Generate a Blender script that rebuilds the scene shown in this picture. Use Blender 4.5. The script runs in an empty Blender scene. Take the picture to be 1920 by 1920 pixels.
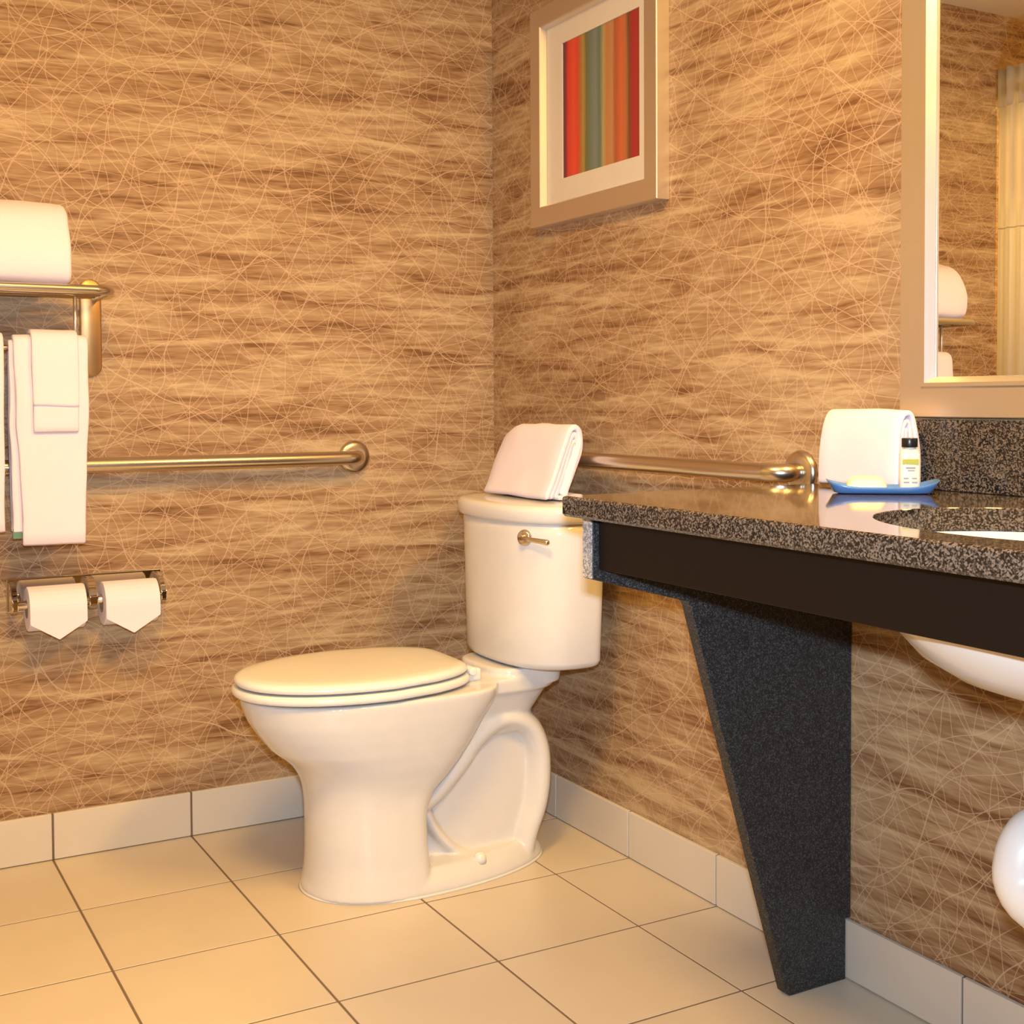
import bpy, bmesh, math, random
from mathutils import Vector, Matrix, noise

random.seed(7)
S = bpy.context.scene
COL = S.collection

# ------------------------------------------------------------------ camera
def look_basis(yaw, pit, rol):
    cy, sy, cp, sp = math.cos(yaw), math.sin(yaw), math.cos(pit), math.sin(pit)
    F = Vector((-sy * cp, cy * cp, sp)); R = Vector((cy, sy, 0)); U = R.cross(F)
    c, s = math.cos(rol), math.sin(rol)
    return c * R + s * U, -s * R + c * U, F
CAM = Vector((2.8917, -1.5595, 1.0041))
R_, U_, F_ = look_basis(math.radians(60.846), math.radians(-1.906), math.radians(-0.298))
cd = bpy.data.cameras.new('camera')
cam = bpy.data.objects.new('camera', cd); COL.objects.link(cam)
cam.matrix_world = Matrix(((R_.x, U_.x, -F_.x, CAM.x), (R_.y, U_.y, -F_.y, CAM.y), (R_.z, U_.z, -F_.z, CAM.z), (0, 0, 0, 1)))
cd.sensor_fit = 'HORIZONTAL'; cd.sensor_width = 36.0
cd.lens = 36.0 * 2363.7 / 1920.0
cd.shift_x = 0.0
cd.shift_y = -(960 - 829.6) / 1920.0
cd.clip_start = 0.02
S.camera = cam
S.cycles.max_bounces = 5; S.cycles.diffuse_bounces = 2; S.cycles.glossy_bounces = 3; S.cycles.transmission_bounces = 3

# ------------------------------------------------------------------ world, lights, exposure
w = bpy.data.worlds.new('world'); S.world = w; w.use_nodes = True
w.node_tree.nodes['Background'].inputs[0].default_value = (1.0, 0.62, 0.3, 1)
w.node_tree.nodes['Background'].inputs[1].default_value = 0.0
S.view_settings.view_transform = 'Standard'; S.view_settings.look = 'None'
S.view_settings.exposure = 0.0; S.view_settings.gamma = 1.0
S.view_settings.use_curve_mapping = False

def area(name, loc, target, sx, sy, energy, color, spread=180):
    l = bpy.data.lights.new(name, 'AREA'); l.shape = 'RECTANGLE'; l.size = sx; l.size_y = sy
    l.energy = energy; l.color = color; l.spread = math.radians(spread)
    o = bpy.data.objects.new(name, l); COL.objects.link(o); o.location = loc
    o.rotation_euler = (Vector(target) - Vector(loc)).to_track_quat('-Z', 'Y').to_euler()
    return o
WARM = (1.0, 0.58, 0.15)
FLASH_E, VANITY_E, CEIL_E = 15.8, 30.0, 39.0
area('camera_flash', CAM + Vector((0, 0, 0.088)) + F_ * 0.03, CAM + F_ * 2.6 + Vector((0, 0, 0.0)), 0.06, 0.035, FLASH_E, (0.69, 0.84, 1.0), 110)
area('vanity_light', (1.95, -0.14, 2.06), (1.3, -1.2, 0.6), 0.7, 0.12, VANITY_E, WARM)
area('ceiling_light', (1.70, -1.22, 2.255), (1.55, -1.22, 0.0), 0.4, 0.4, CEIL_E, WARM)

area('curtain_fill_light', (0.45, -2.36, 2.255), (0.45, -2.36, 0.0), 0.25, 0.25, 26.0, WARM, 140)  # unseen lamp added behind the curtain to brighten the cloth

# ------------------------------------------------------------------ node helpers and materials
def new_mat(name):
    m = bpy.data.materials.new(name); m.use_nodes = True
    return m, m.node_tree.nodes, m.node_tree.links, m.node_tree.nodes['Principled BSDF']
def setp(b, **k):
    for n, v in k.items():
        b.inputs[n.replace('_', ' ')].default_value = v
def rgb(r, g, b): return (r, g, b, 1.0)
def plain(name, color, rough=0.5, metal=0.0, **k):
    m, n, l, b = new_mat(name)
    # faint noise on the colour so that no surface is dead flat
    tc = n.new('ShaderNodeTexCoord'); no = n.new('ShaderNodeTexNoise'); no.inputs['Scale'].default_value = 35
    mx = n.new('ShaderNodeMixRGB'); mx.blend_type = 'MULTIPLY'; mx.inputs[0].default_value = 0.06
    mx.inputs[1].default_value = rgb(*color)
    l.new(tc.outputs['Object'], no.inputs['Vector']); l.new(no.outputs['Fac'], mx.inputs[2]); l.new(mx.outputs[0], b.inputs['Base Color'])
    setp(b, Roughness=rough, Metallic=metal)
    for kk, v in k.items(): b.inputs[kk.replace('_', ' ')].default_value = v
    return m

def math_node(nt, op, a=None, b=None, c=None):
    n = nt.nodes.new('ShaderNodeMath'); n.operation = op
    for i, v in enumerate((a, b, c)):
        if v is None: continue
        if isinstance(v, (int, float)): n.inputs[i].default_value = v
        else: nt.links.new(v, n.inputs[i])
    return n.outputs[0]

def wallpaper():
    m, n, l, b = new_mat('wallpaper_woven_strands'); nt = m.node_tree
    uv = n.new('ShaderNodeUVMap')
    tot = None
    # printed strands: families of thin wandering lines at many angles (angle, spacing in m, wander, wander frequency, half width, strength)
    fam = [(0.30, .060, 4.6, 5.5, .00085, 1.0), (1.05, .072, 5.0, 4.6, .0009, .95), (1.62, .058, 4.2, 6.2, .0008, .8), (2.25, .066, 5.0, 5.0, .0009, .95), (2.84, .055, 4.4, 6.0, .0008, .85),
           (0.66, .085, 7.5, 3.4, .0010, 1.0), (1.95, .095, 8.0, 3.0, .0010, 1.0), (2.55, .080, 7.0, 3.8, .0009, .9), (1.33, .090, 7.5, 3.2, .0009, .9)]
    for i, (ang, spc, dis, fr, hw, stg) in enumerate(fam):
        mp = n.new('ShaderNodeMapping'); mp.inputs['Rotation'].default_value = (0, 0, ang); mp.inputs['Location'].default_value = (3.7 * i, 1.9 * i, 0)
        l.new(uv.outputs[0], mp.inputs['Vector'])
        wv = n.new('ShaderNodeTexWave'); wv.wave_type = 'BANDS'; wv.bands_direction = 'X'; wv.wave_profile = 'TRI'
        sc = 2 * math.pi / (20 * spc)
        wv.inputs['Scale'].default_value = sc; wv.inputs['Distortion'].default_value = dis * 0.95
        wv.inputs['Detail'].default_value = 1.0; wv.inputs['Detail Roughness'].default_value = 0.42; wv.inputs['Detail Scale'].default_value = fr / sc
        l.new(mp.outputs[0], wv.inputs['Vector'])
        mr = n.new('ShaderNodeMapRange'); mr.interpolation_type = 'SMOOTHSTEP'
        mr.inputs['From Min'].default_value = 0.3 * 2 * hw / spc; mr.inputs['From Max'].default_value = 1.1 * 2 * hw / spc
        mr.inputs['To Min'].default_value = stg; mr.inputs['To Max'].default_value = 0.0
        l.new(wv.outputs['Fac'], mr.inputs['Value'])
        tot = mr.outputs[0] if tot is None else math_node(nt, 'MAXIMUM', tot, mr.outputs[0])
    def streak(su, sv, detail, dist, seed):
        mp = n.new('ShaderNodeMapping'); mp.inputs['Scale'].default_value = (su, sv, 1); mp.inputs['Location'].default_value = (seed, seed * 2, 0)
        l.new(uv.outputs[0], mp.inputs['Vector'])
        no = n.new('ShaderNodeTexNoise'); no.noise_dimensions = '2D'; no.inputs['Scale'].default_value = 1; no.inputs['Detail'].default_value = detail
        no.inputs['Roughness'].default_value = 0.62; no.inputs['Distortion'].default_value = dist
        l.new(mp.outputs[0], no.inputs['Vector']); return no.outputs['Fac']
    a = streak(3.6, 34, 4, 0.5, 3.0); c = streak(13, 120, 2, 0.3, 11.0); d = streak(1.3, 9, 2, 0.4, 21.0)
    mix = math_node(nt, 'ADD', math_node(nt, 'MULTIPLY', a, 0.5), math_node(nt, 'ADD', math_node(nt, 'MULTIPLY', c, 0.26), math_node(nt, 'MULTIPLY', d, 0.24)))
    cr = n.new('ShaderNodeValToRGB'); l.new(mix, cr.inputs[0])
    e = cr.color_ramp.elements
    e[0].position = 0.36; e[0].color = rgb(0.185, 0.088, 0.037)
    e[1].position = 0.64; e[1].color = rgb(0.55, 0.40, 0.23)
    k = e.new(0.455); k.color = rgb(0.325, 0.188, 0.094)
    k = e.new(0.54); k.color = rgb(0.42, 0.28, 0.155)
    mx = n.new('ShaderNodeMixRGB'); l.new(cr.outputs[0], mx.inputs[1]); mx.inputs[2].default_value = rgb(0.68, 0.475, 0.315)
    l.new(math_node(nt, 'MULTIPLY', tot, 0.70), mx.inputs[0]); l.new(mx.outputs[0], b.inputs['Base Color'])
    setp(b, Roughness=0.55); b.inputs['Specular IOR Level'].default_value = 0.25
    return m

def granite(name, dark, mid, light, scale, rough, pos=(0.40, 0.52, 0.64), coat=0.0):
    m, n, l, b = new_mat(name); nt = m.node_tree
    tc = n.new('ShaderNodeTexCoord')
    vo = n.new('ShaderNodeTexVoronoi'); vo.inputs['Scale'].default_value = scale; l.new(tc.outputs['Object'], vo.inputs['Vector'])
    no = n.new('ShaderNodeTexNoise'); no.inputs['Scale'].default_value = scale * 0.9; no.inputs['Detail'].default_value = 3; l.new(tc.outputs['Object'], no.inputs['Vector'])
    sp = n.new('ShaderNodeSeparateColor'); l.new(vo.outputs['Color'], sp.inputs[0])
    mix = math_node(nt, 'ADD', math_node(nt, 'MULTIPLY', sp.outputs[0], 0.42), math_node(nt, 'MULTIPLY', no.outputs['Fac'], 0.58))
    cr = n.new('ShaderNodeValToRGB'); l.new(mix, cr.inputs[0]); e = cr.color_ramp.elements
    e[0].position = pos[0]; e[0].color = rgb(*dark); e[1].position = pos[2]; e[1].color = rgb(*light)
    k = e.new(pos[1]); k.color = rgb(*mid)
    l.new(cr.outputs[0], b.inputs['Base Color']); setp(b, Roughness=rough)
    b.inputs['Coat Weight'].default_value = coat; b.inputs['Coat Roughness'].default_value = 0.03
    return m

def cloth(name, color, scale=900, strength=0.35, rough=0.95):
    m, n, l, b = new_mat(name)
    tc = n.new('ShaderNodeTexCoord'); no = n.new('ShaderNodeTexNoise'); no.inputs['Scale'].default_value = scale
    no.inputs['Detail'].default_value = 2; l.new(tc.outputs['Object'], no.inputs['Vector'])
    bp = n.new('ShaderNodeBump'); bp.inputs['Strength'].default_value = strength; bp.inputs['Distance'].default_value = 0.002
    l.new(no.outputs['Fac'], bp.inputs['Height']); l.new(bp.outputs[0], b.inputs['Normal'])
    b.inputs['Base Color'].default_value = rgb(*color); setp(b, Roughness=rough)
    b.inputs['Sheen Weight'].default_value = 0.15
    return m

def tile_mat(name, c1, c2, rough):
    m, n, l, b = new_mat(name)
    tc = n.new('ShaderNodeTexCoord'); oi = n.new('ShaderNodeObjectInfo')
    no = n.new('ShaderNodeTexNoise'); no.inputs['Scale'].default_value = 5; no.inputs['Detail'].default_value = 4
    l.new(tc.outputs['Object'], no.inputs['Vector'])
    cr = n.new('ShaderNodeValToRGB'); l.new(no.outputs['Fac'], cr.inputs[0])
    cr.color_ramp.elements[0].position = 0.3; cr.color_ramp.elements[0].color = rgb(*c1)
    cr.color_ramp.elements[1].position = 0.7; cr.color_ramp.elements[1].color = rgb(*c2)
    hs = n.new('ShaderNodeHueSaturation'); l.new(cr.outputs[0], hs.inputs['Color'])
    l.new(math_node(m.node_tree, 'MULTIPLY_ADD', oi.outputs['Random'], 0.06, 0.97), hs.inputs['Value'])
    l.new(hs.outputs[0], b.inputs['Base Color']); setp(b, Roughness=rough)
    return m

def brushed(name, color, rough, su, sv, metal=1.0):
    m, n, l, b = new_mat(name)
    tc = n.new('ShaderNodeTexCoord'); mp = n.new('ShaderNodeMapping'); mp.inputs['Scale'].default_value = (su, su, sv)
    no = n.new('ShaderNodeTexNoise'); no.inputs['Scale'].default_value = 1; no.inputs['Detail'].default_value = 2
    l.new(tc.outputs['Object'], mp.inputs[0]); l.new(mp.outputs[0], no.inputs['Vector'])
    l.new(math_node(m.node_tree, 'MULTIPLY_ADD', no.outputs['Fac'], 0.05, rough - 0.025), b.inputs['Roughness'])
    b.inputs['Base Color'].default_value = rgb(*color); setp(b, Metallic=metal)
    return m

def art_mat():
    """Woven stripe print: flat picture, stripes across the width, slight vertical thread variation."""
    m, n, l, b = new_mat('woven_stripe_print')
    uv = n.new('ShaderNodeUVMap'); sx = n.new('ShaderNodeSeparateXYZ'); l.new(uv.outputs[0], sx.inputs[0])
    mp = n.new('ShaderNodeMapping'); mp.inputs['Scale'].default_value = (60, 2.5, 1); l.new(uv.outputs[0], mp.inputs[0])
    no = n.new('ShaderNodeTexNoise'); no.inputs['Scale'].default_value = 1; no.inputs['Detail'].default_value = 3; l.new(mp.outputs[0], no.inputs['Vector'])
    f = math_node(m.node_tree, 'ADD', sx.outputs[0], math_node(m.node_tree, 'MULTIPLY_ADD', no.outputs['Fac'], 0.05, -0.025))
    cr = n.new('ShaderNodeValToRGB'); l.new(f, cr.inputs[0]); cr.color_ramp.interpolation = 'LINEAR'
    stops = [(0.0, (0.14, 0.03, 0.05)), (0.045, (0.20, 0.035, 0.05)), (0.075, (0.62, 0.045, 0.03)), (0.15, (0.72, 0.08, 0.035)), (0.21, (0.66, 0.06, 0.03)),
             (0.235, (0.42, 0.14, 0.035)), (0.285, (0.40, 0.27, 0.07)), (0.32, (0.16, 0.16, 0.06)), (0.37, (0.15, 0.19, 0.14)), (0.44, (0.20, 0.235, 0.22)),
             (0.50, (0.12, 0.18, 0.13)), (0.54, (0.42, 0.34, 0.15)), (0.585, (0.50, 0.20, 0.06)), (0.65, (0.48, 0.25, 0.12)), (0.69, (0.40, 0.11, 0.03)),
             (0.76, (0.60, 0.14, 0.05)), (0.82, (0.46, 0.16, 0.05)), (0.855, (0.15, 0.07, 0.025)), (0.89, (0.36, 0.025, 0.025)), (0.95, (0.38, 0.03, 0.025)), (0.985, (0.22, 0.04, 0.015))]
    e = cr.color_ramp.elements
    e[0].position = stops[0][0]; e[0].color = rgb(*stops[0][1]); e[1].position = stops[-1][0]; e[1].color = rgb(*stops[-1][1])
    for p, c in stops[1:-1]:
        k = e.new(p); k.color = rgb(*c)
    l.new(cr.outputs[0], b.inputs['Base Color']); setp(b, Roughness=0.7)
    return m

M = {}
M['wallpaper'] = wallpaper()
M['paint'] = plain('cream_ceiling_paint', (0.76, 0.70, 0.60), 0.8)
M['tanpaint'] = plain('tan_wall_finish', (0.42, 0.29, 0.17), 0.8)
M['tile'] = tile_mat('beige_floor_tile', (0.66, 0.575, 0.455), (0.70, 0.61, 0.49), 0.38)
M['basetile'] = tile_mat('beige_base_tile', (0.69, 0.62, 0.53), (0.73, 0.66, 0.57), 0.38)
M['grout'] = plain('brown_grout', (0.20, 0.145, 0.10), 0.9)
M['ceramic'] = plain('white_vitreous_china', (0.78, 0.76, 0.745), 0.09)
M['seat'] = plain('white_seat_plastic', (0.88, 0.86, 0.82), 0.16)
M['granite'] = granite('polished_brown_granite', (0.010, 0.009, 0.010), (0.058, 0.046, 0.039), (0.175, 0.142, 0.117), 470, 0.06)
M['laminate'] = granite('black_speckled_panel', (0.011, 0.012, 0.014), (0.026, 0.027, 0.030), (0.10, 0.103, 0.11), 560, 0.5, (0.44, 0.58, 0.72))
M['apron'] = plain('dark_espresso_wood', (0.010, 0.0055, 0.004), 0.5, Specular_IOR_Level=0.2)
M['nickel'] = brushed('satin_stainless', (0.62, 0.55, 0.46), 0.26, 40, 40)
M['chrome'] = plain('polished_chrome', (0.72, 0.70, 0.68), 0.06, 1.0)
M['frame'] = brushed('champagne_brushed_frame', (0.76, 0.71, 0.66), 0.42, 8, 300)
M['satin'] = brushed('satin_plate_wall_tint', (0.50, 0.31, 0.14), 0.42, 40, 40)  # orange reflection of the wallpaper put into the plate's base colour
M['mirror'] = plain('mirror_glass', (0.88, 0.88, 0.87), 0.0, 1.0)
M['mat'] = plain('cream_mat_board', (0.74, 0.66, 0.55), 0.85)
M['art'] = art_mat()
M['towel'] = cloth('white_terry_cotton', (0.86, 0.775, 0.88))
M['paper'] = cloth('white_tissue_paper', (0.88, 0.775, 0.85), 300, 0.1)
M['curtain'] = cloth('cream_curtain_fabric', (0.82, 0.80, 0.80), 250, 0.12)
_n, _l = M['curtain'].node_tree.nodes, M['curtain'].node_tree.links   # thin cloth: half of the light passes through
_t = _n.new('ShaderNodeBsdfTranslucent'); _t.inputs[0].default_value = rgb(0.80, 0.82, 0.95)
_x = _n.new('ShaderNodeMixShader'); _x.inputs[0].default_value = 0.45
_l.new(_n['Principled BSDF'].outputs[0], _x.inputs[1]); _l.new(_t.outputs[0], _x.inputs[2]); _l.new(_x.outputs[0], _n['Material Output'].inputs[0])
M['edge'] = granite('pale_grey_edge_band', (0.24, 0.235, 0.24), (0.46, 0.44, 0.44), (0.66, 0.63, 0.62), 420, 0.4)
M['card'] = plain('brown_cardboard_core', (0.36, 0.24, 0.14), 0.9)
M['tray'] = plain('blue_plastic_tray', (0.10, 0.25, 0.60), 0.22)
M['soap'] = plain('cream_soap', (0.86, 0.80, 0.62), 0.5)
M['bottle'] = plain('milky_bottle_plastic', (0.84, 0.80, 0.74), 0.25)
M['cap'] = plain('black_cap_plastic', (0.010, 0.010, 0.011), 0.3)
M['olive'] = plain('olive_green_label', (0.42, 0.44, 0.04), 0.5)
M['ink'] = plain('grey_label_ink', (0.30, 0.28, 0.30), 0.6)
M['tag'] = plain('green_tag', (0.14, 0.28, 0.22), 0.8)
M['pipe'] = plain('white_pipe_insulation', (0.84, 0.82, 0.80), 0.4)
M['caulk'] = plain('white_caulk', (0.80, 0.77, 0.72), 0.6)

# ------------------------------------------------------------------ object helpers
def obj(name, bm, mat, parent=None, smooth=True, sharp=None):
    me = bpy.data.meshes.new(name)
    bmesh.ops.recalc_face_normals(bm, faces=bm.faces)
    bm.to_mesh(me); bm.free()
    if smooth:
        me.polygons.foreach_set('use_smooth', [True] * len(me.polygons))
        if sharp is not None: me.set_sharp_from_angle(angle=math.radians(sharp))
    if mat: me.materials.append(mat)
    o = bpy.data.objects.new(name, me); COL.objects.link(o)
    if parent: o.parent = parent
    return o
def tag(o, label, cat, group=None):
    o['label'] = label; o['category'] = cat
    if group: o['group'] = group
    return o
def struct(o, label=None):
    o['kind'] = 'structure'
    if label: o['label'] = label
    return o
def thing(name, label, cat, loc=(0, 0, 0), rz=0.0, group=None):
    o = bpy.data.objects.new(name, None); COL.objects.link(o); o.location = loc; o.rotation_euler = (0, 0, rz)
    o.empty_display_size = 0.05
    return tag(o, label, cat, group)
def copy_part(o, parent, loc=None):
    c = o.copy(); COL.objects.link(c); c.parent = parent
    if loc is not None: c.location = loc
    return c

def box(bm, x0, x1, y0, y1, z0, z1, bev=0.0, seg=2):
    r = bmesh.ops.create_cube(bm, size=1.0)
    vs = r['verts']
    for v in vs:
        v.co = Vector((x0 + (v.co.x + .5) * (x1 - x0), y0 + (v.co.y + .5) * (y1 - y0), z0 + (v.co.z + .5) * (z1 - z0)))
    if bev > 0:
        es = list({e for v in vs for e in v.link_edges})
        bmesh.ops.bevel(bm, geom=es, offset=bev, segments=seg, profile=0.5, affect='EDGES')
    return bm
def bbox(*a, **k): return box(bmesh.new(), *a, **k)

def loft(bm, rings, cap0=True, cap1=True, closed=True):
    vr = [[bm.verts.new(p) for p in ring] for ring in rings]
    n = len(vr[0])
    for a, b in zip(vr[:-1], vr[1:]):
        for i in range(n if closed else n - 1):
            j = (i + 1) % n
            bm.faces.new((a[i], a[j], b[j], b[i]))
    if cap0: bm.faces.new(list(reversed(vr[0])))
    if cap1: bm.faces.new(vr[-1])
    return vr
def cyl(bm, p0, p1, r0, r1=None, n=24, bev=0.0):
    p0, p1 = Vector(p0), Vector(p1); r1 = r0 if r1 is None else r1
    ax = (p1 - p0); L = ax.length; ax.normalize()
    u = ax.orthogonal().normalized(); v = ax.cross(u)
    prof = [(0, r0), (L, r1)] if bev <= 0 else [(0, r0 - bev), (bev * .3, r0 - bev * .3), (bev, r0), (L - bev, r1), (L - bev * .3, r1 - bev * .3), (L, r1 - bev)]
    loft(bm, [[p0 + ax * t + (u * math.cos(a) + v * math.sin(a)) * r for a in [2 * math.pi * k / n for k in range(n)]] for t, r in prof])
    return bm
def catmull(pts, sub=6, closed=False):
    pts = [Vector(p) for p in pts]; out = []; n = len(pts)
    rng = range(n if closed else n - 1)
    for i in rng:
        if closed: p0, p1, p2, p3 = pts[(i - 1) % n], pts[i], pts[(i + 1) % n], pts[(i + 2) % n]
        else: p0, p1, p2, p3 = pts[max(i - 1, 0)], pts[i], pts[i + 1], pts[min(i + 2, n - 1)]
        for s in range(sub):
            t = s / sub
            out.append(0.5 * ((2 * p1) + (-p0 + p2) * t + (2 * p0 - 5 * p1 + 4 * p2 - p3) * t * t + (-p0 + 3 * p1 - 3 * p2 + p3) * t ** 3))
    if not closed: out.append(pts[-1])
    return out
def tube(bm, path, r, n=16, lat=None, latax=None):
    """Sweep a circle (or an ellipse: lat along latax) along path; r a number or a list."""
    path = [Vector(p) for p in path]; rings = []
    T0 = (path[1] - path[0]).normalized(); u = T0.orthogonal().normalized() if latax is None else Vector(latax)
    for i, p in enumerate(path):
        T = (path[min(i + 1, len(path) - 1)] - path[max(i - 1, 0)]).normalized()
        if latax is None:
            u = (u - T * u.dot(T)).normalized()
        v = T.cross(u).normalized()
        rr = r[i] if isinstance(r, (list, tuple)) else r
        lr = rr if lat is None else (lat[i] if isinstance(lat, (list, tuple)) else lat)
        rings.append([p + u * lr * math.cos(a) + v * rr * math.sin(a) for a in [2 * math.pi * k / n for k in range(n)]])
    loft(bm, rings); return bm
def egg(xc, yc, yf, yr, hw, z, n=48, ef=2.0, er=2.0):
    """Outline in plan: front lobe towards -y, rear lobe towards +y."""
    pts = []
    for k in range(n):
        t = 2 * math.pi * k / n; c, s = math.cos(t), math.sin(t)
        e = ef if c > 0 else er
        d = (yc - yf) if c > 0 else (yr - yc)
        x = hw * math.copysign(abs(s) ** (2 / e), s); y = -d * math.copysign(abs(c) ** (2 / e), c)
        pts.append(Vector((xc + x, yc + y, z)))
    return pts
def wobble(bm, amp, scale, seed=0.0):
    for v in bm.verts:
        p = v.co * scale + Vector((seed, seed * 1.7, seed * 0.3))
        v.co += noise.noise_vector(p) * amp

# ------------------------------------------------------------------ room shell
W, D, H = 3.45, 2.75, 2.27
def wall_quad(name, pts, uvs, mat, label):
    bm = bmesh.new(); vs = [bm.verts.new(p) for p in pts]; f = bm.faces.new(vs)
    uvl = bm.loops.layers.uv.new('UVMap')
    for lp, uvv in zip(f.loops, uvs): lp[uvl].uv = uvv
    me = bpy.data.meshes.new(name); bm.to_mesh(me); bm.free(); me.materials.append(mat)
    o = bpy.data.objects.new(name, me); COL.objects.link(o)
    return struct(o, label)
wall_quad('wall_left', [(0, 0, 0), (0, -D, 0), (0, -D, H), (0, 0, H)], [(10, 0), (10 - D, 0), (10 - D, H), (10, H)], M['wallpaper'], 'wall with streaky tan wallpaper behind the towel rack')
wall_quad('wall_right', [(W, 0, 0), (0, 0, 0), (0, 0, H), (W, 0, H)], [(20 + W, 0.37), (20, 0.37), (20, H + 0.37), (20 + W, H + 0.37)], M['wallpaper'], 'wall with streaky tan wallpaper behind the toilet')
wall_quad('wall_far', [(0, -D, 0), (W, -D, 0), (W, -D, H), (0, -D, H)], [(0, 0), (W, 0), (W, H), (0, H)], M['tanpaint'], 'tan wall behind the shower curtain')
wall_quad('wall_near', [(W, -D, 0), (W, 0, 0), (W, 0, H), (W, -D, H)], [(0, 0), (D, 0), (D, H), (0, H)], M['tanpaint'], 'tan wall behind the viewer')
wall_quad('ceiling', [(0, 0, H), (0, -D, H), (W, -D, H), (W, 0, H)], [(0, 0), (0, D), (W, D), (W, 0)], M['paint'], 'plain cream ceiling')

T, G = 0.305, 0.0045
fl = obj('floor', bbox(0, W, -D, 0, -0.05, -0.0008), M['grout'], smooth=False); struct(fl, 'beige square tile floor with brown grout')
tile_bm = bbox(-T / 2 + G / 2, T / 2 - G / 2, -T / 2 + G / 2, T / 2 - G / 2, -0.012, 0.0, bev=0.0006, seg=1)
tile0 = obj('tile', tile_bm, M['tile'], fl, smooth=False)
first = True
for i in range(0, 11):
    cx = 0.322 - T / 2 + i * T
    for j in range(0, 9):
        cy = -(0.195 + T / 2 + (j - 1) * T)
        o = tile0 if first else copy_part(tile0, fl)
        first = False
        if i == 0:      # column beside the left wall reaches under the baseboard
            cx = 0.322 / 2; o.scale = (0.322 / T, 1, 1)
        else:
            o.scale = (1, 1, 1)
        if j == 0:      # cut row against the toilet wall
            o.location = (cx, -0.195 / 2, 0); o.scale = (o.scale[0], 0.195 / T, 1)
        else:
            o.location = (cx, cy, 0)
HB, TB = 0.103, 0.010
def base_run(name, label, spans, along):
    grt = bbox(0.0, TB - 0.004, -D, 0, 0, HB - 0.001) if along == 'y' else bbox(0, W, -TB + 0.004, 0, 0, HB - 0.001)
    root = struct(obj(name, grt, M['grout'], smooth=False), label)
    for a, b in spans:
        g = G / 2
        bm = bbox(0.001, TB, a + g, b - g, 0.002, HB, bev=0.001, seg=1) if along == 'y' else bbox(a + g, b - g, -TB, -0.001, 0.002, HB, bev=0.001, seg=1)
        obj('base_tile', bm, M['basetile'], root, smooth=False)
    return root
ys = [0.0] + [-(0.195 + k * T) for k in range(0, 9)]
base_run('baseboard_left', 'beige tile baseboard below the towel rack wall', [(b, a) for a, b in zip(ys[:-1], ys[1:])], 'y')
xs = [0.011] + [0.322 + k * T for k in range(0, 11)]
base_run('baseboard_right', 'beige tile baseboard along the toilet wall', list(zip(xs[:-1], xs[1:])), 'x')

# ------------------------------------------------------------------ toilet
XC = 0.457
toilet = thing('toilet', 'white two-piece toilet with closed lid in the room corner', 'toilet', (XC, 0, 0))
bm = bmesh.new()
secs = [  # z, y_front, y_rear, y_widest, half width
    (0.002, -0.694, -0.452, -0.52, 0.1465), (0.012, -0.692, -0.453, -0.52, 0.1455), (0.030, -0.688, -0.454, -0.52, 0.142), (0.060, -0.685, -0.455, -0.52, 0.137), (0.110, -0.684, -0.457, -0.53, 0.133), (0.167, -0.684, -0.455, -0.53, 0.130), (0.205, -0.687, -0.435, -0.53, 0.132),
    (0.235, -0.696, -0.405, -0.52, 0.140), (0.266, -0.717, -0.380, -0.52, 0.151), (0.300, -0.758, -0.355, -0.53, 0.161), (0.350, -0.795, -0.325, -0.54, 0.172),
    (0.385, -0.812, -0.300, -0.54, 0.178), (0.412, -0.818, -0.295, -0.54, 0.181)]
sm = []
for i in range(len(secs) - 1):       # smooth the profile between the sections
    p = [Vector(secs[max(0, min(len(secs) - 1, i + d))][1:]) for d in (-1, 0, 1, 2)]
    for q_ in range(5):
        t = q_ / 5; z = secs[i][0] + (secs[i + 1][0] - secs[i][0]) * t
        v = 0.5 * ((2 * p[1]) + (-p[0] + p[2]) * t + (2 * p[0] - 5 * p[1] + 4 * p[2] - p[3]) * t * t + (-p[0] + 3 * p[1] - 3 * p[2] + p[3]) * t ** 3)
        sm.append((z, *v))
sm.append(secs[-1])
loft(bm, [egg(0, yw, yf, yr, hw, z, 72, 2.15, 4.2) for z, yf, yr, yw, hw in sm])
# foot plate
loft(bm, [egg(0, -0.48, -0.695, -0.142, 0.148, 0.0005, 56, 2.1, 2.05), egg(0, -0.48, -0.695, -0.142, 0.148, 0.010, 56, 2.1, 2.05),
          egg(0, -0.48, -0.689, -0.152, 0.141, 0.026, 56, 2.1, 2.05), egg(0, -0.48, -0.684, -0.165, 0.120, 0.046, 56, 2.1, 2.05)])
# recessed web between pedestal and trapway
loft(bm, [egg(0, -0.33, -0.46, -0.175, 0.058, z, 32, 4, 4) for z in (0.01, 0.30)])
# trapway: one elliptical tube arching up and over towards the wall
tw = catmull([(0, -0.50, 0.150), (0, -0.435, 0.180), (0, -0.375, 0.235), (0, -0.325, 0.288), (0, -0.265, 0.318), (0, -0.205, 0.300), (0, -0.174, 0.250), (0, -0.168, 0.185), (0, -0.178, 0.120), (0, -0.200, 0.065), (0, -0.215, 0.01)], 5)
nt_ = len(tw)
tube(bm, tw, [0.036] * nt_, 20, [0.088 if k > 12 else 0.092 for k in range(nt_)], (1, 0, 0))
# lower rib that ties the trapway to the pedestal
tube(bm, catmull([(0, -0.45, 0.15), (0, -0.425, 0.10), (0, -0.385, 0.055), (0, -0.34, 0.030)], 5), 0.02, 14, 0.078, (1, 0, 0))
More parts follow.
